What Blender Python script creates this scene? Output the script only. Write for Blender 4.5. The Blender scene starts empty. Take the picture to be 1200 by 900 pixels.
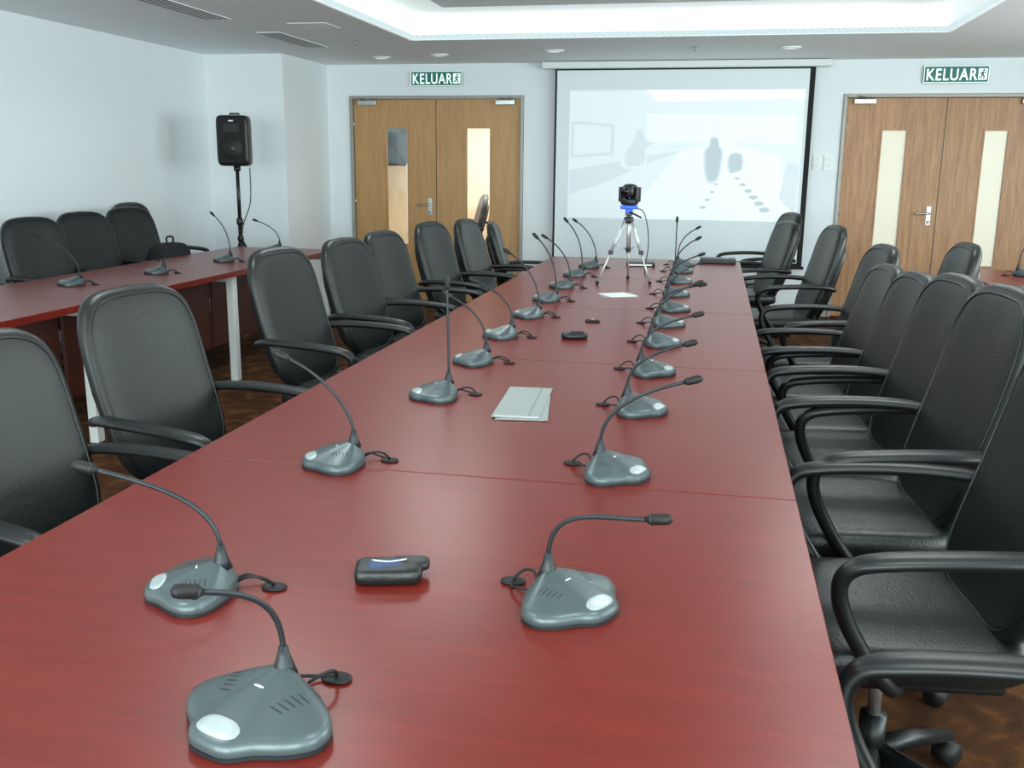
import bpy, bmesh, math, random
from math import sin, cos, pi, radians
from mathutils import Matrix, Vector
random.seed(4)
COL = bpy.context.scene.collection

# ------------------------------------------------------------------ materials
def srgb(r, g, b):
    f = lambda c: (c/255/12.92) if c/255 <= .04045 else ((c/255+.055)/1.055)**2.4
    return (f(r), f(g), f(b), 1)
def mat(name, col, rough=.5, metal=0., bump=0., bscale=80., emis=None, estr=0., spec=.5, var=0., vscale=4.):
    m = bpy.data.materials.new(name); m.use_nodes = True
    nt = m.node_tree; b = nt.nodes['Principled BSDF']
    b.inputs['Base Color'].default_value = col
    b.inputs['Roughness'].default_value = rough
    b.inputs['Metallic'].default_value = metal
    b.inputs['Specular IOR Level'].default_value = spec
    if emis: 
        b.inputs['Emission Color'].default_value = emis; b.inputs['Emission Strength'].default_value = estr
    tc = nt.nodes.new('ShaderNodeTexCoord')
    if bump:
        n = nt.nodes.new('ShaderNodeTexNoise'); n.inputs['Scale'].default_value = bscale; n.inputs['Detail'].default_value = 4
        bp = nt.nodes.new('ShaderNodeBump'); bp.inputs['Strength'].default_value = bump; bp.inputs['Distance'].default_value = .01
        nt.links.new(tc.outputs['Object'], n.inputs['Vector']); nt.links.new(n.outputs['Fac'], bp.inputs['Height'])
        nt.links.new(bp.outputs['Normal'], b.inputs['Normal'])
    if var:
        n = nt.nodes.new('ShaderNodeTexNoise'); n.inputs['Scale'].default_value = vscale; n.inputs['Detail'].default_value = 5
        r = nt.nodes.new('ShaderNodeValToRGB')
        r.color_ramp.elements[0].position = .3; r.color_ramp.elements[1].position = .7
        r.color_ramp.elements[0].color = tuple(c*(1-var) for c in col[:3])+(1,)
        r.color_ramp.elements[1].color = tuple(min(1, c*(1+var)) for c in col[:3])+(1,)
        nt.links.new(tc.outputs['Object'], n.inputs['Vector']); nt.links.new(n.outputs['Fac'], r.inputs['Fac'])
        nt.links.new(r.outputs['Color'], b.inputs['Base Color'])
    return m
def wood(name, c1, c2, rough, stretch, nscale=6., coat=0., bump=.02, spec=.5):
    m = bpy.data.materials.new(name); m.use_nodes = True
    nt = m.node_tree; b = nt.nodes['Principled BSDF']; N = nt.nodes.new; L = nt.links.new
    tc = N('ShaderNodeTexCoord'); mp = N('ShaderNodeMapping'); mp.inputs['Scale'].default_value = stretch
    L(tc.outputs['Object'], mp.inputs['Vector'])
    n = N('ShaderNodeTexNoise'); n.inputs['Scale'].default_value = nscale; n.inputs['Detail'].default_value = 8; n.inputs['Distortion'].default_value = .6
    L(mp.outputs['Vector'], n.inputs['Vector'])
    n2 = N('ShaderNodeTexNoise'); n2.inputs['Scale'].default_value = nscale*6; n2.inputs['Detail'].default_value = 3
    L(mp.outputs['Vector'], n2.inputs['Vector'])
    mx = N('ShaderNodeMath'); mx.operation = 'MULTIPLY_ADD'; mx.inputs[1].default_value = .35; 
    L(n2.outputs['Fac'], mx.inputs[0]); 
    m2 = N('ShaderNodeMath'); m2.operation = 'MULTIPLY'; m2.inputs[1].default_value = .65
    L(n.outputs['Fac'], m2.inputs[0]); L(m2.outputs[0], mx.inputs[2])
    r = N('ShaderNodeValToRGB'); r.color_ramp.elements[0].position = .36; r.color_ramp.elements[1].position = .64
    r.color_ramp.elements[0].color = c1; r.color_ramp.elements[1].color = c2
    L(mx.outputs[0], r.inputs['Fac']); L(r.outputs['Color'], b.inputs['Base Color'])
    b.inputs['Specular IOR Level'].default_value = spec
    b.inputs['Roughness'].default_value = rough; b.inputs['Coat Weight'].default_value = coat; b.inputs['Coat Roughness'].default_value = .25
    bp = N('ShaderNodeBump'); bp.inputs['Strength'].default_value = bump; bp.inputs['Distance'].default_value = .01
    L(n2.outputs['Fac'], bp.inputs['Height']); L(bp.outputs['Normal'], b.inputs['Normal'])
    return m
M = {}
M['wall'] = mat('wall_paint', srgb(230, 236, 239), .8, bump=.05, bscale=200)
M['ceil'] = mat('ceiling_paint', srgb(234, 240, 242), .85)
M['ceilup'] = mat('ceiling_upper_paint', srgb(222, 230, 233), .85)
M['cove'] = mat('cove_glow', srgb(240, 246, 246), .8, emis=(.9, 1, 1, 1), estr=.38)  # emission puts the light of hidden cove strips into the fascia colour
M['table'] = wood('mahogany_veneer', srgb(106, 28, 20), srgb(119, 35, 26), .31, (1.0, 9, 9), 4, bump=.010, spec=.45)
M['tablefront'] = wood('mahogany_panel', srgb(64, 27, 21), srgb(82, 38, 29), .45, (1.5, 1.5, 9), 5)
M['tableseam'] = mat('edge_band', srgb(130, 70, 58), .4)
M['door'] = wood('oak_door_a', srgb(172, 130, 82), srgb(190, 148, 97), .42, (9, 9, .8), 4)
M['door2'] = wood('oak_door_b', srgb(150, 106, 70), srgb(182, 138, 96), .42, (9, 9, .7), 4)
M['frame'] = mat('door_frame_metal', srgb(150, 150, 146), .4, .3)
M['steel'] = mat('brushed_steel', srgb(190, 192, 190), .3, .9)
M['alu'] = mat('aluminium', srgb(200, 204, 204), .35, .7)
M['leather'] = mat('black_leather', srgb(19, 25, 25), .36, bump=.14, bscale=160, spec=.5)
M['plastic'] = mat('black_plastic', srgb(20, 24, 26), .38)
M['rubber'] = mat('black_rubber', srgb(14, 15, 16), .6)
M['micbody'] = mat('microphone_grey', srgb(82, 95, 97), .34, .35, bump=.03, bscale=400)
M['micdark'] = mat('microphone_stem', srgb(34, 40, 44), .42, .2)
M['micbutton'] = mat('talk_button', srgb(168, 180, 180), .34, .3)
M['silver'] = mat('button_silver', srgb(205, 212, 212), .3, .3)
M['whitemetal'] = mat('white_powdercoat', srgb(222, 228, 226), .4)
M['white'] = mat('white_plastic', srgb(232, 236, 235), .45)
M['paper'] = mat('paper', srgb(150, 160, 158), .6)
M['paper2'] = mat('paper_print', srgb(132, 143, 142), .5)
M['blue'] = mat('blue_plastic', srgb(30, 70, 170), .4, emis=(.05, .2, 1, 1), estr=.4)
M['blueprint'] = mat('blue_lining', srgb(40, 66, 110), .5)
M['signgreen'] = mat('sign_teal', srgb(6, 92, 84), .4, emis=srgb(10, 125, 112), estr=.2)
M['signwhite'] = mat('sign_white', srgb(240, 250, 245), .4, emis=(.9, 1, .95, 1), estr=.45)
M['black'] = mat('black_fabric', srgb(14, 16, 18), .8)
M['fabric'] = mat('backpack_fabric', srgb(24, 26, 30), .85, bump=.2, bscale=120)
M['screen'] = mat('glowing_screen_fabric', srgb(205, 216, 219), .7, emis=(.88, .97, 1, 1), estr=.13)  # slight emission stands in for the projector beam on the fabric
M['proj0'] = mat('projected_white', srgb(212, 222, 222), .7, emis=(.95, 1, .98, 1), estr=.38)
M['proj1'] = mat('projected_grey', srgb(208, 218, 221), .7, emis=(.89, .97, 1, 1), estr=.31)
M['proj2'] = mat('projected_shadow', srgb(203, 213, 217), .7, emis=(.84, .94, 1, 1), estr=.24)
M['proj4'] = mat('projected_dark', srgb(186, 198, 204), .7, emis=(.8, .93, 1, 1), estr=.16)
M['proj3'] = mat('projected_glare', srgb(225, 232, 230), .7, emis=(.97, 1, .98, 1), estr=.50)
M['grille'] = mat('speaker_grille', srgb(18, 19, 21), .55, .2, bump=.6, bscale=350)
M['cream'] = mat('lit_frosted_panel', srgb(218, 214, 196), .35, emis=srgb(235, 228, 205), estr=.22)  # opaque pane, its lit look comes from emission in the material
M['corr'] = mat('corridor_wall', srgb(214, 196, 164), .8)
M['poster'] = mat('poster_print', srgb(52, 66, 74), .3, var=.6, vscale=14)
M['vent'] = mat('vent_dark', srgb(80, 88, 90), .6)
M['lamp'] = mat('lamp_diffuser', srgb(230, 232, 228), .4, emis=(1, 1, .96, 1), estr=.35)
M['lens'] = mat('lens_glass', srgb(8, 8, 12), .08, .1)
g = bpy.data.materials.new('door_glass'); g.use_nodes = True; nt = g.node_tree; nt.nodes.clear()
o = nt.nodes.new('ShaderNodeOutputMaterial'); mx = nt.nodes.new('ShaderNodeMixShader'); t = nt.nodes.new('ShaderNodeBsdfTransparent'); gl = nt.nodes.new('ShaderNodeBsdfGlossy')
gl.inputs['Roughness'].default_value = .05; mx.inputs[0].default_value = .08
nt.links.new(t.outputs[0], mx.inputs[1]); nt.links.new(gl.outputs[0], mx.inputs[2]); nt.links.new(mx.outputs[0], o.inputs[0]); M['glass'] = g
m = bpy.data.materials.new('patterned_carpet'); m.use_nodes = True; nt = m.node_tree; b = nt.nodes['Principled BSDF']; N = nt.nodes.new; L = nt.links.new
tc = N('ShaderNodeTexCoord')
n = N('ShaderNodeTexNoise'); n.inputs['Scale'].default_value = 9; n.inputs['Detail'].default_value = 5; n.inputs['Distortion'].default_value = .4
n3 = N('ShaderNodeTexNoise'); n3.inputs['Scale'].default_value = 300
L(tc.outputs['Object'], n.inputs['Vector']); L(tc.outputs['Object'], n3.inputs['Vector'])
r = N('ShaderNodeValToRGB'); cr = r.color_ramp
cr.elements[0].position = .38; cr.elements[0].color = srgb(64, 42, 30); cr.elements[1].position = .68; cr.elements[1].color = srgb(112, 74, 42)
e = cr.elements.new(.53); e.color = srgb(82, 53, 34)
bp = N('ShaderNodeBump'); bp.inputs['Strength'].default_value = .5; bp.inputs['Distance'].default_value = .01; L(n3.outputs['Fac'], bp.inputs['Height']); L(bp.outputs['Normal'], b.inputs['Normal'])
L(n.outputs['Fac'], r.inputs['Fac']); L(r.outputs['Color'], b.inputs['Base Color']); b.inputs['Roughness'].default_value = 1; b.inputs['Specular IOR Level'].default_value = .1
M['carpet'] = m

# ------------------------------------------------------------------ mesh builder
class MB:
    def __init__(s): s.v = []; s.f = []; s.mi = []; s.sm = []; s.mats = []
    def midx(s, k):
        if k not in s.mats: s.mats.append(k)
        return s.mats.index(k)
    def add(s, vs, fs, k, smooth=True, X=None):
        o = len(s.v); i = s.midx(k)
        for p in vs:
            p = Vector(p)
            if X is not None: p = X @ p
            s.v.append(tuple(p))
        for f in fs: s.f.append(tuple(a+o for a in f)); s.mi.append(i); s.sm.append(smooth)
    def box(s, lo, hi, k, bev=0., X=None, seg=2):
        x0, y0, z0 = lo; x1, y1, z1 = hi
        if bev <= 0:
            vs = [(x0,y0,z0),(x1,y0,z0),(x1,y1,z0),(x0,y1,z0),(x0,y0,z1),(x1,y0,z1),(x1,y1,z1),(x0,y1,z1)]
            s.add(vs, [(0,3,2,1),(4,5,6,7),(0,1,5,4),(1,2,6,5),(2,3,7,6),(3,0,4,7)], k, False, X); return
        bm = bmesh.new(); bmesh.ops.create_cube(bm, size=1)
        for q in bm.verts: q.co = Vector(((x0+x1)/2+q.co.x*(x1-x0), (y0+y1)/2+q.co.y*(y1-y0), (z0+z1)/2+q.co.z*(z1-z0)))
        bmesh.ops.bevel(bm, geom=list(bm.edges), offset=bev, segments=seg, affect='EDGES', profile=.5)
        bm.verts.index_update()
        s.add([q.co.copy() for q in bm.verts], [[q.index for q in f.verts] for f in bm.faces], k, seg > 2, X); bm.free()
    def sup(s, c, h, k, e1=.4, e2=.4, nu=28, nv=14, axis='z', fn=None, X=None):
        sp = lambda a, e: math.copysign(abs(a)**e, a)
        vs = []; fs = []
        def P(eta, w):
            z = sp(sin(eta), e1); r = abs(cos(eta))**e1; x = r*sp(cos(w), e2); y = r*sp(sin(w), e2)
            if axis == 'z': p = Vector((x*h[0], y*h[1], z*h[2]))
            else: p = Vector((x*h[0], -z*h[1], y*h[2]))
            if fn: p = fn(p)
            return p+Vector(c)
        vs.append(P(-pi/2, 0))
        for j in range(1, nv):
            for i in range(nu): vs.append(P(-pi/2+pi*j/nv, 2*pi*i/nu))
        vs.append(P(pi/2, 0)); last = len(vs)-1
        for i in range(nu): fs.append((0, 1+(i+1) % nu, 1+i)); fs.append((last, last-nu+i, last-nu+(i+1) % nu))
        for j in range(nv-2):
            for i in range(nu):
                a = 1+j*nu+i; b = 1+j*nu+(i+1) % nu; fs.append((a, b, b+nu, a+nu))
        s.add(vs, fs, k, True, X)
        return P
    def tube(s, path, r, k, n=8, side=None, r2=None, X=None, closed=False):
        path = [Vector(p) for p in path]; m = len(path)
        rr = r if isinstance(r, (list, tuple)) else [r]*m
        r2 = rr if r2 is None else (r2 if isinstance(r2, (list, tuple)) else [r2]*m)
        vs = []; fs = []; prev = None
        for i, p in enumerate(path):
            if closed: T = path[(i+1) % m]-path[i-1]
            else: T = path[min(i+1, m-1)]-path[max(i-1, 0)]
            T.normalize()
            if side is not None: S = Vector(side)
            elif prev is None: S = Vector((0, 0, 1)) if abs(T.z) < .9 else Vector((1, 0, 0))
            else: S = prev
            S = (S-T*S.dot(T)).normalized(); prev = S; B = T.cross(S)
            for j in range(n):
                a = 2*pi*j/n; vs.append(p+S*cos(a)*rr[i]+B*sin(a)*r2[i])
        for i in range(m if closed else m-1):
            for j in range(n):
                a = i*n+j; b = i*n+(j+1) % n; c = ((i+1) % m)*n
                fs.append((a, b, c+(j+1) % n, c+j))
        if not closed: fs.append(tuple(range(n))[::-1]); fs.append(tuple((m-1)*n+j for j in range(n)))
        s.add(vs, fs, k, True, X)
    def cyl(s, a, b, r, k, n=16, r1=None, X=None):
        s.tube([a, b], [r, r if r1 is None else r1], k, n, X=X)
    def obj(s, name, loc=(0,0,0), rz=0., sc=1.):
        me = bpy.data.meshes.new(name); me.from_pydata(s.v, [], s.f)
        for k in s.mats: me.materials.append(M[k])
        me.polygons.foreach_set('material_index', s.mi); me.polygons.foreach_set('use_smooth', s.sm); me.update()
        o = bpy.data.objects.new(name, me); COL.objects.link(o); o.location = loc; o.rotation_euler = (0,0,rz); o.scale = (sc,)*3 if not isinstance(sc, tuple) else sc
        return o
def inst(src, loc, rz, sc=(1,1,1)):
    o = bpy.data.objects.new(src.name.split('.')[0], src.data); COL.objects.link(o); o.location = loc; o.rotation_euler = (0,0,rz); o.scale = sc; return o
def cat(pts, n=6, closed=False):
    pts = [Vector(p) for p in pts]; m = len(pts); out = []
    for i in range(m if closed else m-1):
        if closed: p0, p1, p2, p3 = pts[i-1], pts[i], pts[(i+1) % m], pts[(i+2) % m]
        else: p0, p1, p2, p3 = pts[max(i-1,0)], pts[i], pts[i+1], pts[min(i+2,m-1)]
        for j in range(n):
            t = j/n
            out.append(.5*((2*p1)+(p2-p0)*t+(2*p0-5*p1+4*p2-p3)*t*t+(3*p1-p0-3*p2+p3)*t**3))
    if not closed: out.append(pts[-1])
    return out

# ------------------------------------------------------------------ room
XL, XR, YB, YF, ZC, ZU = -4.86, 4.4, -3.0, 10.047, 2.446, 2.67
ZT = 2.85
def simple(name, boxes, k):
    b = MB()
    for lo, hi in boxes: b.box(lo, hi, k)
    return b.obj(name)
simple('floor', [((XL-.2, YB-.2, -.1), (XR+.2, 14.2, 0))], 'carpet')
dl0, dl1, dr0, dr1, dh = -3.784, -1.986, 1.176, 2.974, 2.10
fr = .035
simple('wall_far', [((XL, YF, 0), (dl0-fr, YF+.15, ZT)), ((dl1+fr, YF, 0), (dr0-fr, YF+.15, ZT)), ((dr1+fr, YF, 0), (XR, YF+.15, ZT)),
    ((dl0-fr, YF, dh+fr), (dl1+fr, YF+.15, ZT)), ((dr0-fr, YF, dh+fr), (dr1+fr, YF+.15, ZT))], 'wall')
simple('wall_left', [((XL-.15, YB, 0), (XL, 14, ZT))], 'wall')
wys = [(-2.2, -.4), (.4, 2.2), (3.0, 4.8), (5.6, 7.4)]
WZ0, WZ1 = .55, 2.35
bx = [((XR, YB, 0), (XR+.15, 14, WZ0)), ((XR, YB, WZ1), (XR+.15, 14, ZT))]
pv = YB
for a, b_ in wys: bx.append(((XR, pv, WZ0), (XR+.15, a, WZ1))); pv = b_
bx.append(((XR, pv, WZ0), (XR+.15, 14, WZ1)))
simple('wall_right', bx, 'wall')
wxs = [(-4.2, -2.4), (-1.8, 0), (.6, 2.4)]
bx = [((XL-.15, YB-.15, 0), (XR+.15, YB, WZ0)), ((XL-.15, YB-.15, WZ1), (XR+.15, YB, ZT))]
pv = XL-.15
for a, b_ in wxs: bx.append(((pv, YB-.15, WZ0), (a, YB, WZ1))); pv = b_
bx.append(((pv, YB-.15, WZ0), (XR+.15, YB, WZ1)))
simple('wall_back', bx, 'wall')
i = 0
for a, b_ in wys:
    i += 1; w = MB()
    w.box((XR+.04, a, WZ0), (XR+.10, a+.05, WZ1), 'alu'); w.box((XR+.04, b_-.05, WZ0), (XR+.10, b_, WZ1), 'alu')
    w.box((XR+.04, a, WZ0), (XR+.10, b_, WZ0+.05), 'alu'); w.box((XR+.04, a, WZ1-.05), (XR+.10, b_, WZ1), 'alu'); w.box((XR+.04, (a+b_)/2-.02, WZ0), (XR+.10, (a+b_)/2+.02, WZ1), 'alu')
    w.obj('window_%d' % i)
for a, b_ in wxs:
    i += 1; w = MB()
    w.box((a, YB-.10, WZ0), (a+.05, YB-.04, WZ1), 'alu'); w.box((b_-.05, YB-.10, WZ0), (b_, YB-.04, WZ1), 'alu')
    w.box((a, YB-.10, WZ0), (b_, YB-.04, WZ0+.05), 'alu'); w.box((a, YB-.10, WZ1-.05), (b_, YB-.04, WZ1), 'alu'); w.box(((a+b_)/2-.02, YB-.10, WZ0), ((a+b_)/2+.02, YB-.04, WZ1), 'alu')
    w.obj('window_%d' % i)
simple('wall_pillar', [((XL, 8.95, 0), (-4.06, YF, ZT))], 'wall')
rx0, rx1, ry0, ry1 = -2.52, 1.62, -1.5, 8.13
c = MB()
for lo, hi in [((XL, YB, ZC), (rx0, YF, ZC+.04)), ((rx1, YB, ZC), (XR, YF, ZC+.04)), ((rx0, ry1, ZC), (rx1, YF, ZC+.04)), ((rx0, YB, ZC), (rx1, ry0, ZC+.04))]: c.box(lo, hi, 'ceil')
c.box((XL, YB, ZU+.02), (XR, YF, ZU+.1), 'ceilup')
c.obj('ceiling')
t = MB()
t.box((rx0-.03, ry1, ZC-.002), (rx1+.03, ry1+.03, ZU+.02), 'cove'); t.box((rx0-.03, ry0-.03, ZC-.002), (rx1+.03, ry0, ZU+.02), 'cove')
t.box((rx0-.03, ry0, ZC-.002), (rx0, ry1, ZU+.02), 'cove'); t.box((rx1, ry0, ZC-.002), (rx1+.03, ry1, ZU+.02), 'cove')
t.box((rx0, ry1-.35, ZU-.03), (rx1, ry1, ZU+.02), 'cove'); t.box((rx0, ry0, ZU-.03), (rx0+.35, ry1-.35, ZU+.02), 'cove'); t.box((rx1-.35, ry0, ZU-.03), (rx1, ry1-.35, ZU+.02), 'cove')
t.obj('trim_1')
simple('trim_2', [((rx0+.35, ry0, ZU-.03), (rx1-.35, ry1-.35, ZU+.01))], 'ceilup')
simple('baseboard_far', [((-4.06, YF-.012, 0), (dl0-.04, YF, .09)), ((dl1+.04, YF-.012, 0), (dr0-.04, YF, .09)), ((dr1+.04, YF-.012, 0), (XR, YF, .09))], 'frame')
simple('baseboard_left', [((XL, YB, 0), (XL+.012, 8.95, .09))], 'frame')
simple('wall_corridor', [((XL, 13.2, 0), (XR, 13.35, ZT))], 'corr')
simple('ceiling_corridor', [((XL, YF+.15, ZC), (XR, 13.2, ZC+.1))], 'ceil')

# doors ---------------------------------------------------------------------
def door(name, x0, w, wins, k, glass):
    b = MB(); y0, y1 = YF+.02, YF+.065
    x1 = x0+2*w
    b.box((x0-.033, YF-.02, 0), (x0, YF+.12, dh+.033), 'frame', .004); b.box((x1, YF-.02, 0), (x1+.033, YF+.12, dh+.033), 'frame', .004)
    b.box((x0, YF-.02, dh), (x1, YF+.12, dh+.033), 'frame', .004)
    for i in range(2):
        a = x0+i*w+.004; e = x0+(i+1)*w-.004; wa, wb, z0, z1 = wins[i]
        b.box((a, y0, .01), (wa, y1, dh-.005), k); b.box((wb, y0, .01), (e, y1, dh-.005), k)
        b.box((wa, y0, .01), (wb, y1, z0), k); b.box((wa, y0, z1), (wb, y1, dh-.005), k)
        for lo, hi in [((wa-.015, y0-.006, z0-.015), (wa, y0+.01, z1+.015)), ((wb, y0-.006, z0-.015), (wb+.015, y0+.01, z1+.015)), ((wa, y0-.006, z0-.015), (wb, y0+.01, z0)), ((wa, y0-.006, z1), (wb, y0+.01, z1+.015))]:
            b.box(lo, hi, k)
        b.box((wa, y0+.015, z0), (wb, y0+.022, z1), glass)
    b.box((x0+w-.005, y0+.004, .01), (x0+w+.005, y0+.03, dh-.005), 'plastic')
    hx = x0+w-.07
    b.box((hx-.022, y0-.008, .92), (hx+.022, y0, 1.1), 'steel', .003)
    b.cyl((hx, y0, 1.03), (hx, y0-.055, 1.03), .011, 'steel')
    b.tube(cat([(hx, y0-.05, 1.03), (hx-.05, y0-.055, 1.03), (hx-.13, y0-.05, 1.03)], 4), .010, 'steel', 8)
    b.cyl((hx, y0-.012, .95), (hx, y0, .95), .014, 'steel')
    for cx, s in ((x0+.06, 1), (x1-.06, -1)):
        b.box((min(cx, cx+s*.2), y0-.05, dh-.06), (max(cx, cx+s*.2), y0, dh-.012), 'steel', .005)
        b.tube([(cx+s*.05, y0-.03, dh-.01), (cx+s*.16, y0-.11, dh-.003), (cx+s*.03, y0-.05, dh+.012)], .007, 'steel', 6)
    for z in (.25, 1.05, 1.85):
        b.cyl((x0+.002, y0-.006, z-.05), (x0+.002, y0-.006, z+.05), .008, 'steel', 8); b.cyl((x1-.002, y0-.006, z-.05), (x1-.002, y0-.006, z+.05), .008, 'steel', 8)
    return b.obj(name)
door('door_1', dl0, .899, [(-3.43, -3.20, .61, 1.81), (-2.56, -2.31, .61, 1.81)], 'door', 'glass')
door('door_2', dr0, .899, [(1.52, 1.74, .54, 1.80), (2.43, 2.63, .54, 1.80)], 'door2', 'cream')
p = MB(); p.box((-4.75, 12.6, 1.45), (-3.95, 12.63, 2.05), 'poster'); p.box((-4.78, 12.62, 1.42), (-3.92, 12.64, 2.08), 'plastic')
p.box((-4.72, 12.6, 0), (-4.68, 12.64, 1.45), 'alu'); p.box((-4.02, 12.6, 0), (-3.98, 12.64, 1.45), 'alu'); p.box((-4.74, 12.4, 0), (-4.66, 12.84, .03), 'alu'); p.box((-4.04, 12.4, 0), (-3.96, 12.84, .03), 'alu'); p.obj('poster_stand')

# ------------------------------------------------------------------ exit signs
def exit_sign(x0, x1, z0, z1):
    b = MB(); y = YF-.03
    b.box((x0, y, z0), (x1, YF, z1), 'signgreen', .004)
    W = x1-x0; H = z1-z0
    b.box((x0+.004, y-.003, z0+.002), (x1-.004, y+.001, z0+.008), 'signwhite'); b.box((x0+.004, y-.003, z1-.008), (x1-.004, y+.001, z1-.002), 'signwhite')
    b.box((x0+.002, y-.003, z0+.002), (x0+.008, y+.001, z1-.002), 'signwhite'); b.box((x1-.008, y-.003, z0+.002), (x1-.002, y+.001, z1-.002), 'signwhite')
    cx = x1-.058; cz = (z0+z1)/2
    b.box((cx-.038, y-.003, cz-.050), (cx+.038, y+.001, cz+.050), 'signwhite')
    T = lambda pts, r: b.tube([(cx+px, y-.003, cz+pz) for px, pz in pts], r, 'signgreen', 6)
    b.sup((cx+.008, y-.003, cz+.036), (.010, .003, .010), 'signgreen', 1, 1, 10, 6)
    T([(.004, .022), (-.004, -.006)], .009); T([(-.004, -.006), (.014, -.018), (.010, -.042)], .006); T([(-.004, -.006), (-.012, -.026), (-.03, -.03)], .006)
    T([(.004, .02), (.022, .01), (.03, .018)], .004); T([(.004, .02), (-.016, .014), (-.02, -.002)], .004)
    o = b.obj('exit_sign')
    cu = bpy.data.curves.new('lettering', 'FONT'); cu.body = 'KELUAR'; cu.size = H*.95; cu.offset = .002; cu.extrude = .002; cu.space_character = 1.12; cu.materials.append(M['signwhite'])
    to = bpy.data.objects.new('lettering', cu); COL.objects.link(to); to.parent = o
    bpy.context.view_layer.update(); d = to.dimensions.x
    to.rotation_euler = (pi/2, 0, 0); to.location = (x0+.020, y-.003, z0+H*.165); to.scale = ((W-.13)/d, 1, 1)
exit_sign(-3.14, -2.59, 2.225, 2.375); exit_sign(1.83, 2.40, 2.225, 2.380)

# ------------------------------------------------------------------ projection screen
b = MB(); sy = YF-.10
b.box((-1.75, YF-.16, 2.375), (1.0, YF-.04, 2.44), 'whitemetal', .008)
b.box((-1.62, sy, .49), (.86, sy+.004, 2.375), 'black')
b.box((-1.60, sy-.002, .53), (.81, sy, 2.36), 'screen')
x0, x1, z0, z1 = -1.47, .78, .93, 2.17
ye = sy-.003
def quad(pts, k, d): b.add([(px, ye-d*.0006, pz) for px, pz in pts], [tuple(range(len(pts)))], k, False)
def soft(pts, k, d, grow=1.18, mid='proj2'):
    cx = sum(p_[0] for p_ in pts)/len(pts); cz = sum(p_[1] for p_ in pts)/len(pts)
    sm = lambda g: [(q.x, q.y) for q in cat([(cx+(px-cx)*g, cz+(pz-cz)*(1+(g-1)*.4), 0) for px, pz in pts], 4, True)]
    quad(sm(grow+.12), mid, d); quad(sm(1.0), k, d+1)
quad([(x0, z0), (x1, z0), (x1, z1), (x0, z1)], 'proj1', 0)
quad([(-.72, 2.17), (.78, 2.17), (.78, 2.09), (-.60, 2.06)], 'proj3', 1)
quad([(-.9, z0), (.74, z0), (.58, 1.55), (.05, 1.68), (-.35, 1.6)], 'proj0', 1)
quad([(-.70, 1.68), (.70, 1.68), (.72, 1.93), (-.70, 1.95)], 'proj0', 2)
quad([(-1.45, 1.52), (-1.02, 1.55), (-1.02, 1.85), (-1.45, 1.88)], 'proj2', 2)
quad([(-1.42, 1.55), (-1.05, 1.58), (-1.05, 1.82), (-1.42, 1.85)], 'proj1', 3)
quad([(-1.46, 1.16), (-1.1, 1.28), (-.8, 1.42), (-.35, 1.60), (-.60, 1.56), (-1.46, 1.40)], 'proj2', 3)
soft([(-.88, 1.45), (-.72, 1.47), (-.70, 1.62), (-.62, 1.67), (-.70, 1.69), (-.74, 1.79), (-.80, 1.79), (-.82, 1.70), (-.90, 1.56)], 'proj2', 4, mid='proj1')
soft([(-.09, 1.34), (.0, 1.34), (.03, 1.58), (.0, 1.64), (-.015, 1.71), (-.07, 1.71), (-.08, 1.64), (-.12, 1.58)], 'proj4', 6)
soft([(.12, 1.42), (.22, 1.42), (.22, 1.56), (.12, 1.56)], 'proj4', 6)
for i in range(7):
    q = i/6; px = .14+q*.33; pz = 1.40-q*.36; r = .014+.016*q
    soft([(px+r*1.5*cos(a*pi/4), pz+r*.8*sin(a*pi/4)) for a in range(8)], 'proj4', 8)
    if i < 4:
        px = .0-.04*i; soft([(px+r*1.2*cos(a*pi/4), 1.28-q*.45+r*.7*sin(a*pi/4)) for a in range(8)], 'proj4', 8)
quad([(.60, 1.15), (.77, 1.0), (.77, 1.48), (.66, 1.50)], 'proj2', 4)
b.box((-1.64, sy-.01, .47), (.88, sy+.014, .50), 'black', .004)
b.obj('projection_screen')
b = MB(); b.box((.90, YF-.012, 1.42), (.985, YF, 1.57), 'white', .003); b.box((1.0, YF-.012, 1.42), (1.085, YF, 1.57), 'white', .003)
for sx in (.92, .95, 1.02, 1.05):
    for sz in (1.45, 1.51): b.box((sx-.009, YF-.016, sz), (sx+.012, YF-.01, sz+.035), 'whitemetal', .001)
b.obj('light_switch_panel')

# ------------------------------------------------------------------ ceiling fittings
def slot(x0, x1, y0, y1):
    b = MB(); z = ZC-.006
    b.box((x0, y0, z), (x1, y1, ZC), 'ceil', .002)
    n = 4; w = (x1-x0)/n
    for i in range(n): b.box((x0+i*w+.02, y0+.03, z-.001), (x0+(i+1)*w-.008, y1-.03, z+.001), 'vent')
    b.obj('air_vent')
slot(-3.66, -3.46, 5.3, 6.8); slot(-3.62, -3.42, 7.5, 8.5)
for x, y in ((-2.58, 9.14), (-1.47, 8.93), (.55, 8.91), (-3.2, 9.3)):
    b = MB(); b.sup((0, 0, 0), (.09, .05, .010), 'white', .6, .8, 20, 8); b.sup((0, 0, -.007), (.055, .03, .008), 'lamp', .6, .8, 20, 8); b.obj('ceiling_downlight', (x, y, ZC-.010))
b = MB(); b.box((-3.15, 7.05, ZC-.006), (-2.85, 7.35, ZC), 'whitemetal', .002); b.obj('ceiling_access_panel')
for x, y in ((-.24, 8.88), (-3.0, 8.1), (2.4, 8.6)):
    b = MB(); b.sup((0, 0, -.006), (.03, .03, .006), 'steel', .7, 1, 16, 6); b.cyl((0,0,-.03), (0,0,-.002), .008, 'steel', 8); b.sup((0, 0, -.034), (.016, .016, .003), 'steel', .7, 1, 12, 6); b.obj('fire_sprinkler', (x, y, ZC-.001))
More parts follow.
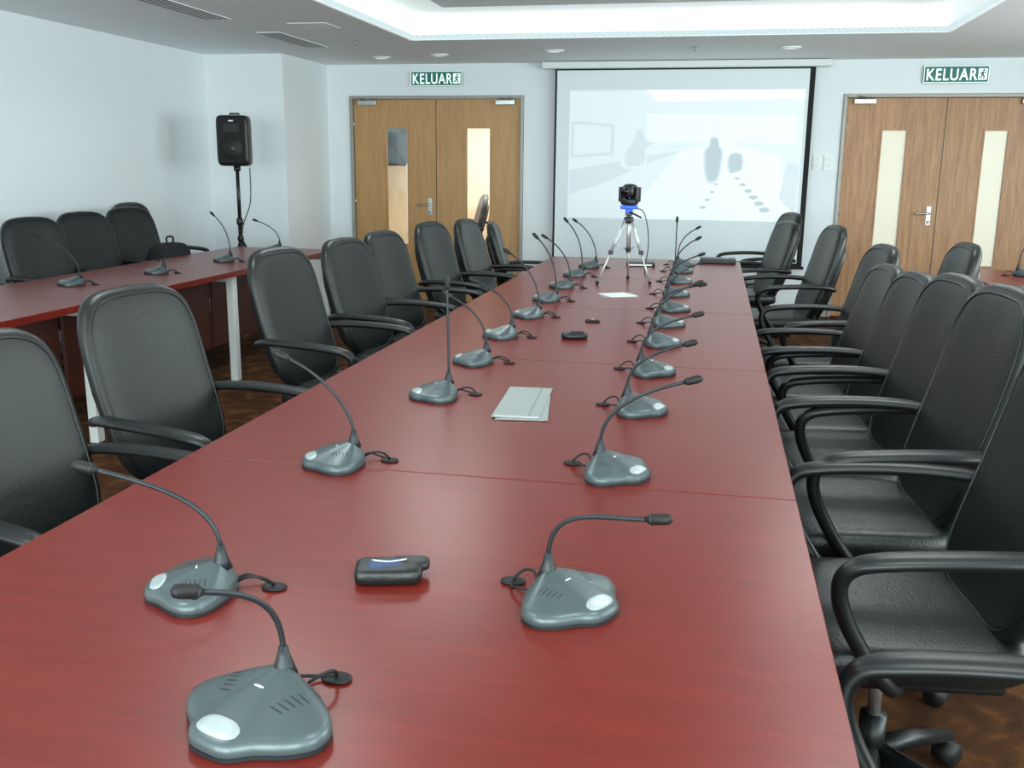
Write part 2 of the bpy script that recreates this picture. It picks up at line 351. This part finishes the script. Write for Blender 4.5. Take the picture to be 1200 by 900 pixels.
b = MB(); b.sup((0, 0, 0), (.20, .20, .02), 'whitemetal', .6, 1, 32, 8); b.sup((0, 0, -.014), (.1, .1, .014), 'white', .6, 1, 24, 8); b.obj('ceiling_speaker', (-.4, 7.3, ZU-.052))

# ------------------------------------------------------------------ tables
TX0, TX1, TY0, TL = -1.2241, .205, .694, 1.3703
b = MB()
for i in range(5):
    y0 = TY0+i*TL; y1 = y0+TL-.0035
    b.box((TX0, y0, .72), (TX1, y1, .75), 'table', .0015, seg=1)
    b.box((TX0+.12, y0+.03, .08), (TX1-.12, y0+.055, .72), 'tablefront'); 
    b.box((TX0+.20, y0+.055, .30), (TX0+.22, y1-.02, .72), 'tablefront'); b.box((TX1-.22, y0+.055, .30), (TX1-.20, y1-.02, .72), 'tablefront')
    for x in (TX0+.12, TX1-.16):
        b.box((x, y0+.02, 0), (x+.04, y0+.065, .72), 'whitemetal', .004)
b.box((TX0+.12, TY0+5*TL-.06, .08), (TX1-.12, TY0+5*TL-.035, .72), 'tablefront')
for x in (TX0+.12, TX1-.16): b.box((x, TY0+5*TL-.07, 0), (x+.04, TY0+5*TL-.025, .72), 'whitemetal', .004)
b.box((TX0+.01, TY0+.01, .7225), (TX1-.01, TY0+5*TL-.01, .7475), 'tableseam')
b.obj('conference_table')
def side_table(x0, x1, legs, panelx):
    b = MB(); 
    for i in range(len(legs)-1):
        y0 = legs[i]; y1 = legs[i+1]-.003
        b.box((x0, y0, .715), (x1, y1, .75), 'table', .0015, seg=1)
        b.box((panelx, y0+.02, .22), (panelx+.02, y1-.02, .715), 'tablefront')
    for y in legs:
        yy = min(max(y, legs[0]+.06), legs[-1]-.06)
        for x in (x0+.05, x1-.10):
            b.box((x, yy-.03, 0), (x+.05, yy+.03, .715), 'whitemetal', .004)
        b.box((x0+.08, yy-.02, .67), (x1-.08, yy+.02, .71), 'whitemetal')
    return b.obj('side_table')
side_table(-3.95, -3.05, [2.85, 4.4, 5.95, 7.62], -3.30)
side_table(1.70, 2.60, [2.8, 4.35, 5.95, 7.5], 1.95)

# ------------------------------------------------------------------ chair
def make_chair():
    b = MB()
    def sf(p):
        p = p.copy(); q = max(0, p.y-.10); p.z -= q*q*1.6; p.z -= .012*(1-min(1, (p.x/.25)**2))*(1 if p.z > 0 else 0); return p
    b.sup((0, .0, .460), (.255, .255, .052), 'leather', .45, .38, 36, 14, 'z', sf)
    b.box((-.20, -.2, .385), (.20, .18, .418), 'plastic', .01)
    def bf(p):
        p = p.copy(); s = p.z/.31
        p.x *= 1.0-.04*max(0, s)**2-.07*max(0, -s)**2
        q = p.x/.26
        p.z += -.020*q*q*max(0, s)
        p.y += .022*q*q
        zz = p.z+.31
        p.y += -.29*zz-.018*sin(zz*5.0)+.02 
        return p
    P = b.sup((0, -.225, .785), (.250, .040, .315), 'leather', .55, .42, 48, 14, 'y', bf)
    for eta, r in ((.60, .0032), (-.55, .0032)):
        b.tube([P(eta, 2*pi*i/72) for i in range(72)], r, 'leather', 6, closed=True)
    b.sup((0, -.252, .74), (.205, .03, .24), 'plastic', .5, .4, 32, 10, 'y', bf)
    b.tube(cat([(0, -.02, .40), (0, -.20, .39), (0, -.285, .45), (0, -.33, .60)], 5), [.035]*16, 'plastic', 8, side=(1,0,0), r2=[.012]*16)
    for s in (-1, 1):
        pth = cat([(s*.235, -.325, .69), (s*.268, -.26, .708), (s*.288, -.15, .715), (s*.296, -.02, .714), (s*.298, .10, .706), (s*.296, .155, .690), (s*.290, .176, .65), (s*.282, .158, .58), (s*.266, .10, .48), (s*.235, .04, .410), (s*.12, 0, .40)], 5)
        n = len(pth); wA = []; wB = []
        for i in range(n):
            u = i/(n-1)
            wA.append(.019+.014*math.exp(-((u-.28)/.20)**4)); wB.append(.0165)
        b.tube(pth, wA, 'plastic', 12, side=(1,0,0), r2=wB)
    b.box((-.09, -.10, .35), (.09, .10, .39), 'plastic', .01)
    b.cyl((0,0,.10), (0,0,.22), .03, 'plastic'); b.cyl((0,0,.2), (0,0,.36), .015, 'steel')
    for i in range(5):
        a = 2*pi*i/5+.3; d = Vector((cos(a), sin(a), 0))
        b.tube([d*.02+Vector((0,0,.125)), d*.15+Vector((0,0,.11)), d*.29+Vector((0,0,.075))], [.028, .022, .016], 'plastic', 8)
        w = d*.29; sd = Vector((-sin(a), cos(a), 0))
        b.cyl(w+Vector((0,0,.03))-sd*.024, w+Vector((0,0,.03))+sd*.024, .030, 'rubber', 14); b.cyl(w+Vector((0,0,.03)), w+Vector((0,0,.08)), .008, 'steel', 8)
    return b
cb = make_chair(); first = None
def put(cx, cy, th, sz=1.0):
    global first
    rz = radians(th)-pi/2
    if first is None:
        first = cb.obj('office_chair', (cx, cy, 0), rz, (1, 1, sz)); return first
    return inst(first, (cx, cy, 0), rz, (1, 1, sz))
for c_ in [(-1.46,2.02,-10,.93), (-1.47,2.74,-11,.96), (-1.55,4.02,-9,.98), (-1.56,4.86,-9,.965), (-1.56,5.48,-9,.965), (-1.53,6.37,-10,.97), (-1.44,7.04,-6,.96), (-1.38,7.76,8,.91),
           (.43,1.16,184,1.0), (.42,2.15,186,1.01), (.42,2.77,187,1.04), (.43,3.37,188,1.01), (.42,3.97,187,.96), (.41,4.58,186,.935), (.50,5.28,188,.97), (.42,6.7,190,.985), (.22,8.0,196,.94), (.30,8.72,198,.975),
           (1.00,5.75,184,.96),
           (-4.12,5.70,-13,.98), (-4.13,6.27,-13,.99), (-4.12,6.84,-12,1.0), (-4.44,7.45,-2,1.01), (-4.15,4.85,-12,.98), (-4.15,4.0,-12,1.0),
           (-3.1, 11.6, 200, 1.0), (-2.75,12.2,250,1.0)]:
    put(*c_)
b = MB()
b.sup((0,0,.16), (.15,.10,.17), 'fabric', .5, .5, 28, 14); b.sup((0,.09,.11), (.11,.05,.09), 'fabric', .5, .5, 24, 10)
b.tube(cat([(-.03,0,.32), (-.03,0,.37), (.03,0,.37), (.03,0,.32)], 4), .008, 'fabric', 6)
b.tube(cat([(-.08,-.09,.30), (-.09,-.15,.22), (-.09,-.13,.08), (-.08,-.08,.03)], 4), .014, 'fabric', 6); b.tube(cat([(.08,-.09,.30), (.09,-.15,.22), (.09,-.13,.08), (.08,-.08,.03)], 4), .014, 'fabric', 6)
b.obj('backpack', (-4.08, 6.83, .510), radians(-105))

# ------------------------------------------------------------------ microphones
def mic(x, y, front, vec, top=.75, s=1.0, arch=.45):
    """base at x,y ; front = heading of the control face (deg); vec = head offset from stem root (world)"""
    b = MB(); R = Matrix.Rotation(radians(front), 4, 'Z')
    half = [(.088,0), (.084,.028), (.064,.048), (.046,.076), (.020,.097), (-.012,.092), (-.036,.062), (-.052,.032), (-.060,0)]
    pts = half+[(px, -py) for px, py in half[-2:0:-1]]
    out = cat([(px*s, py*s, 0) for px, py in pts], 3, True); n = len(out); cx = -.034*s
    vs = []; fs = []; ts = [.03, .10, .20, .34, .50, .66, .80, .90, .96, 1.0, 1.0, .965]
    def H(t): return (.019+.036*(1-t)**2.0+.011*sin(pi*min(1, t))**.8)*s
    for k_, t_ in enumerate(ts):
        for q in out:
            z = H(t_) if k_ < 9 else (.0155*s if k_ == 9 else (.0065*s if k_ == 10 else 0))
            vs.append((cx+(q.x-cx)*t_, q.y*t_, z))
    for k_ in range(len(ts)-1):
        for i in range(n):
            a = k_*n+i; c2 = k_*n+(i+1) % n; fs.append((a, c2, c2+n, a+n))
    fs.append(tuple(range(n))[::-1]); fs.append(tuple((len(ts)-1)*n+i for i in range(n)))
    b.add(vs, fs, 'micbody', True, R)
    b.add([(cx+(q.x-cx)*1.004, q.y*1.004, z) for z in (.0005, .0055*s) for q in out], [(i, (i+1) % n, n+(i+1) % n, n+i) for i in range(n)], 'micdark', True, R)
    angs = sorted((math.atan2(q.y, q.x-cx), math.hypot(q.x-cx, q.y)) for q in out)
    def surf(px, py):
        a = math.atan2(py, px-cx); rr = math.hypot(px-cx, py)
        for j in range(len(angs)-1):
            if angs[j][0] <= a <= angs[j+1][0]:
                u = (a-angs[j][0])/(angs[j+1][0]-angs[j][0]+1e-9); ro = angs[j][1]*(1-u)+angs[j+1][1]*u; break
        else: ro = angs[0][1]
        return H(min(.97, rr/ro))
    def patch(cxp, cyp, ax, ay, k, up=.0012, nr=5, na=22, e=.8):
        v_ = [(cxp, cyp, surf(cxp, cyp)+up)]; f_ = []
        for r_ in range(1, nr+1):
            for j in range(na):
                a = 2*pi*j/na; px = cxp+ax*r_/nr*math.copysign(abs(cos(a))**e, cos(a)); py = cyp+ay*r_/nr*math.copysign(abs(sin(a))**e, sin(a))
                v_.append((px, py, surf(px, py)+(up if r_ < nr else -.0006)))
        for j in range(na): f_.append((0, 1+j, 1+(j+1) % na))
        for r_ in range(nr-1):
            for j in range(na): f_.append((1+r_*na+j, 1+(r_+1)*na+j, 1+(r_+1)*na+(j+1) % na, 1+r_*na+(j+1) % na))
        b.add(v_, f_, k, True, R)
    patch(.067*s, 0, .0135*s, .031*s, 'micbutton', .0014*s)
    for sg in (-1, 1):
        for j in range(5):
            patch((.020-.0075*j)*s, sg*(.040+.003*j)*s, .0012*s, .013*s, 'micdark', .0006, 2, 10)
    patch(.006*s, 0, .0022*s, .011*s, 'silver', .0006, 2, 10)
    root = Vector((cx, 0, .052*s))
    b.tube([root+Vector((0,0,-.012)), root+Vector((0,0,.003)), root+Vector((0,0,.012)), root+Vector((0,0,.028))], [.018, .0125, .0095, .0058], 'micdark', 14, X=R)
    rw = R @ root; P0 = rw+Vector((0,0,.020)); P3 = rw+Vector(vec)+Vector((0,0,.012)); Lv = (P3-P0).length
    hd = Vector((vec[0], vec[1], 0)); 
    P1 = P0+Vector((0,0,Lv*arch)); P2 = P3-(Vector((vec[0], vec[1], vec[2]*.35)).normalized())*Lv*.38 if hd.length > .05 else P3-Vector((0,0,Lv*.3))
    path = [P0*(1-t)**3+P1*3*t*(1-t)**2+P2*3*t*t*(1-t)+P3*t**3 for t in [i/18 for i in range(19)]]
    b.tube(path, .0040, 'micdark', 8)
    d = (path[-1]-path[-2]).normalized()
    hp = [P3-d*.006, P3, P3+d*.004, P3+d*.026, P3+d*.034, P3+d*.038]
    b.tube(hp, [.0042, .0068, .0090, .0092, .0078, .003], 'rubber', 12)
    b.tube([P3+d*.004, P3+d*.007], [.0096, .0096], 'micdark', 12)
    back = R @ Vector((-.055*s, 0, .012)); bd = (R @ Vector((-1, 0, 0))); sd = R @ Vector((0, 1, 0))
    g = back+bd*.062+sd*.012; g.z = .003
    b.tube(cat([back, back+bd*.022+sd*.02+Vector((0,0,.016)), back+bd*.046+sd*.022+Vector((0,0,.012)), g+Vector((0,0,.004))], 5), .0026, 'rubber', 6)
    b.tube(cat([back-sd*.015, back+bd*.02-sd*.022+Vector((0,0,.002)), back+bd*.046-sd*.012-Vector((0,0,.006)), g+Vector((0,0,.003))], 5), .0026, 'rubber', 6)
    b.sup(tuple(g), (.022, .016, .003), 'rubber', .5, .9, 16, 6)
    b.obj('gooseneck_microphone', (x, y, top+.0003))
mic(-.530, 1.035, 250, (-.050, -.11, .135), s=1.12, arch=.45)
mic(-.80, 1.365, 205, (-.200, -.03, .140), arch=.35)
mic(-.840, 2.085, 208, (-.150, -.02, .185), arch=.25)
mic(-.80, 2.795, 212, (-.004, .0, .27))
mic(-.81, 3.34, 190, (-.13, 0, .17), arch=.35)
mic(-.83, 3.89, 190, (-.15, 0, .16), arch=.35)
mic(-.82, 4.46, 186, (-.14, 0, .23), arch=.3)
mic(-.83, 5.03, 184, (-.10, 0, .26), arch=.3)
mic(-.84, 5.61, 182, (-.14, 0, .22), arch=.3)
mic(-.85, 6.22, 180, (-.10, 0, .28), arch=.3)
mic(-.83, 6.80, 180, (-.14, 0, .25), arch=.3)
mic(-.205, 1.450, -28, (.162, -.05, .105), s=1.02, arch=.5)
mic(-.20, 2.15, -25, (.188, -.02, .165), arch=.35)
mic(-.19, 2.76, -20, (.158, -.02, .14), arch=.35)
mic(-.19, 3.31, -16, (.17, 0, .14), arch=.35)
mic(-.19, 3.87, -12, (.16, 0, .18), arch=.35)
mic(-.19, 4.36, -12, (.17, 0, .12), arch=.4)
mic(-.18, 4.84, -10, (.15, 0, .17), arch=.35)
mic(-.20, 5.42, -8, (.16, 0, .16), arch=.35)
mic(-.20, 6.05, -8, (.13, 0, .20), arch=.35)
mic(-.21, 6.65, -6, (.0, .0, .27))
mic(-.21, 7.12, -6, (.12, .0, .20))
mic(-3.58, 4.95, 200, (-.20, -.05, .21), arch=.3); mic(-3.45, 5.62, 200, (.03, -.10, .03), arch=.2)
mic(-3.42, 6.45, 190, (-.10, -.02, .26), arch=.3); mic(-3.48, 7.40, 190, (-.18, -.02, .17), arch=.35)
mic(2.0, 6.3, 10, (.12, .0, .22)); mic(2.05, 7.1, 10, (.12, .0, .22))

# ------------------------------------------------------------------ things on the table
b = MB()
b.sup((0,0,.014), (.058,.036,.014), 'leather', .35, .35, 32, 10); b.sup((.034,.016,.020), (.036,.022,.008), 'plastic', .4, .6, 24, 8)
b.box((-.035,-.014,.0265), (.020,.014,.0290), 'blueprint', .001, X=Matrix.Rotation(radians(18),4,'Z')); b.tube(cat([(-.03,.01,.030), (0,.0,.031), (.03,.012,.030)], 4), .0018, 'alu', 6)
b.obj('leather_pouch', (-.515, 1.485, .75), radians(15))
b = MB()
for i, (dx, dy, a) in enumerate(((0,0,0), (.006,-.008,2), (-.004,.006,-2.5))):
    X = Matrix.Translation((dx, dy, i*.0022)) @ Matrix.Rotation(radians(a), 4, 'Z')
    b.box((-.068,-.19,0), (.068,.19,.002), 'paper', X=X)
X = Matrix.Translation((0,0,.0068)) @ Matrix.Rotation(radians(-2.5), 4, 'Z')
b.box((.030, -.186, 0), (.033, .186, .0005), 'paper2', X=X)
b.box((-.064,-.186,0), (.064,-.170,.0006), 'silver', X=X)
b.obj('brochure_stack', (-.525, 2.77, .75), radians(6))
b = MB(); b.sup((0,0,.012), (.055,.038,.012), 'plastic', .4, .6, 24, 8); b.sup((.01,0,.024), (.03,.02,.005), 'rubber', .5, .7, 20, 6); b.obj('presentation_remote', (-.54, 3.93, .75), .2)
b = MB(); b.sup((0,0,.006), (.035,.018,.006), 'plastic', .4, .6, 20, 6); b.box((-.006,-.006,.010), (.006,.006,.014), 'silver', .001); b.obj('usb_receiver', (-.52, 4.38, .75), .1)
b = MB()
b.box((-.10,-.09,0), (.10,.09,.002), 'paper'); b.box((-.08,-.08,.002), (.08,.08,.004), 'white', X=Matrix.Rotation(.3,4,'Z')); b.obj('loose_papers', (-.50, 5.35, .75), .3)
b = MB(); b.box((-.13,-.09,0), (.13,.09,.035), 'plastic', .006, seg=3); b.box((-.11,-.092,.008), (.11,-.088,.026), 'micdark'); b.sup((.06,0,.036), (.02,.02,.004), 'steel', .6, 1, 16, 6); b.obj('conference_control_unit', (.04, 7.42, .75), 0)
b = MB(); b.box((-.10,-.06,0), (.10,.06,.03), 'plastic', .006, seg=3); b.box((-.08,-.062,.008), (.08,-.058,.02), 'silver'); b.obj('wireless_receiver', (-.5, 7.0, .75), .1)

b = MB(); ap = Vector((0, 0, .38))
for k_, (fx, fy) in enumerate(((-.165,-.13), (.145,-.07), (-.01,.20))):
    f_ = Vector((fx, fy, .012)); a0 = ap+Vector((fx*.12, fy*.12, 0)); mid = a0.lerp(f_, .52)
    sdv = Vector((-fy, fx, 0)).normalized()*.007
    b.tube([a0+sdv, mid+sdv], .0062, 'alu', 8); b.tube([a0-sdv, mid-sdv], .0062, 'alu', 8); b.tube([a0.lerp(f_, .45), f_], .0055, 'alu', 8)
    b.box(tuple(mid-Vector((.014,.014,.012))), tuple(mid+Vector((.014,.014,.012))), 'plastic', .003); b.sup(tuple(f_), (.012,.012,.012), 'rubber', 1, 1, 12, 8)
    br = a0.lerp(f_, .40); b.tube([br, Vector((0,0,.20))], .0035, 'alu', 6)
b.cyl((0,0,.18), (0,0,.44), .009, 'alu'); b.sup((0,0,.38), (.03,.03,.022), 'plastic', .6, 1, 18, 8); b.sup((0,0,.205), (.014,.014,.014), 'plastic', .6, 1, 12, 8)
b.box((-.02,-.02,.405), (.02,.02,.445), 'plastic', .005); b.tube([(0,-.01,.43), (.08,-.10,.40)], .006, 'plastic', 8)
b.box((-.05,-.045,.444), (.05,.045,.466), 'blue', .006, seg=3); b.box((-.022,-.022,.42), (.022,.022,.446), 'blue', .004)
b.tube(cat([(.03,.0,.45), (.09,.02,.42), (.12,.05,.25), (.10,.1,.05), (.12,.3,.005)], 5), .003, 'rubber', 6)
b.obj('camera_tripod', (-.505, 5.95, .75))
b = MB()
b.sup((0,0,.022), (.052,.047,.022), 'plastic', .5, .8, 24, 10)
for s_ in (-1, 1): b.box((s_*.054-.009, -.026, .02), (s_*.054+.009, .026, .108), 'plastic', .006, seg=3)
b.sup((0,0,.083), (.043,.052,.043), 'plastic', .7, .7, 24, 14)
b.tube([(0,-.045,.083), (0,-.072,.083)], [.031,.029], 'rubber', 20); b.tube([(0,-.0715,.083), (0,-.0735,.083)], .022, 'lens', 18)
b.sup((.02,-.047,.045), (.004,.003,.004), 'blue', 1, 1, 8, 6)
b.obj('video_camera', (-.505, 5.95, 1.2165), radians(-20))

b = MB()
def taper(p):
    p = p.copy(); 
    if p.y > 0: p.x *= 1-.25*p.y/.12
    return p
b.sup((0,0,.215), (.14,.125,.215), 'plastic', .22, .22, 44, 22, 'z', taper)
b.box((-.115,-.132,.03), (.115,-.12,.40), 'grille', .004)
b.tube([(0,-.131,.15), (0,-.135,.15)], [.092,.088], 'rubber', 28); b.sup((0,-.133,.15), (.03,.006,.03), 'plastic', 1, 1, 16, 8)
b.box((-.07,-.136,.28), (.07,-.128,.36), 'rubber', .003); b.box((-.02,-.136,.375), (.02,-.131,.385), 'silver')
b.tube([(-.04,0,.425), (-.04,0,.445), (.04,0,.445), (.04,0,.425)], .008, 'plastic', 8)
b.obj('loudspeaker', (-4.14, 8.1, 1.412), radians(12))
b = MB(); b.cyl((0,0,.30), (0,0,.95), .019, 'plastic'); b.cyl((0,0,.9), (0,0,1.40), .016, 'plastic'); b.sup((0,0,.93), (.03,.03,.035), 'plastic', .6, 1, 16, 8); b.cyl((0,0,1.37), (0,0,1.412), .03, 'plastic')
b.sup((0,0,.78), (.028,.028,.03), 'plastic', .6, 1, 16, 8); b.sup((0,0,.32), (.028,.028,.03), 'plastic', .6, 1, 16, 8)
for k_ in range(3):
    a = 2*pi*k_/3+.5; d = Vector((cos(a), sin(a), 0)); b.tube([Vector((0,0,.78)), d*.42+Vector((0,0,.015))], .011, 'plastic', 8); b.tube([Vector((0,0,.32)), d*.26+Vector((0,0,.31))], .009, 'plastic', 8); b.sup(tuple(d*.42+Vector((0,0,.015))), (.016,.016,.015), 'rubber', 1, 1, 10, 6)
b.tube(cat([(.05,.14,1.40), (.07,.08,1.1), (.0,.03,.8), (.05,.1,.3), (.2,.3,.006)], 5), .005, 'rubber', 6)
b.obj('speaker_stand', (-4.14, 8.1, 0), 0)

# ------------------------------------------------------------------ lights
def area(name, loc, rot, sx, sy, e, col=(1,1,1)):
    l = bpy.data.lights.new(name, 'AREA'); l.shape = 'RECTANGLE'; l.size = sx; l.size_y = sy; l.energy = e; l.color = col
    o = bpy.data.objects.new(name, l); COL.objects.link(o); o.location = loc; o.rotation_euler = rot; return o
DAY = (.88, 1.0, .985)
for k_, (a, b_) in enumerate(wys): area('window_daylight', (XR+.03, (a+b_)/2, 1.45), (0, radians(90), 0), 1.7, b_-a-.1, 100, DAY)
for k_, (a, b_) in enumerate(wxs): area('window_daylight', ((a+b_)/2, YB-.03, 1.45), (radians(90), 0, 0), b_-a-.1, 1.7, 134, DAY)
for x in (-1.7, .8):
    for y in (1.0, 3.5, 6.0): area('added_recess_fill', (x, y, ZU-.05), (0,0,0), .6, .6, 17, (.95,1,1))  # added fill lamps under the recess ceiling, for overall brightness, without fixtures
area('corridor_light', (-2.8, 11.8, 2.4), (0,0,0), 2.5, 1.2, 150, (1,.95,.85)); area('corridor_light', (2.2, 11.8, 2.4), (0,0,0), 2, 1.2, 30, (1,.95,.85))
w = bpy.data.worlds.new('world'); bpy.context.scene.world = w; w.use_nodes = True
w.node_tree.nodes['Background'].inputs[0].default_value = (.75, .9, 1, 1); w.node_tree.nodes['Background'].inputs[1].default_value = 1.2

# ------------------------------------------------------------------ camera
cd = bpy.data.cameras.new('camera'); co = bpy.data.objects.new('camera', cd); COL.objects.link(co)
cd.sensor_width = 36; cd.lens = 1139.44/1200*36; cd.clip_start = .02
Rm = Matrix.Rotation(.2011, 3, 'Z') @ Matrix.Rotation(pi/2-.2216, 3, 'X') @ Matrix.Rotation(.010, 3, 'Z')
co.matrix_world = Matrix.Translation((0, 0, 1.4459)) @ Rm.to_4x4()
bpy.context.scene.camera = co
bpy.context.scene.view_settings.view_transform = 'Standard'
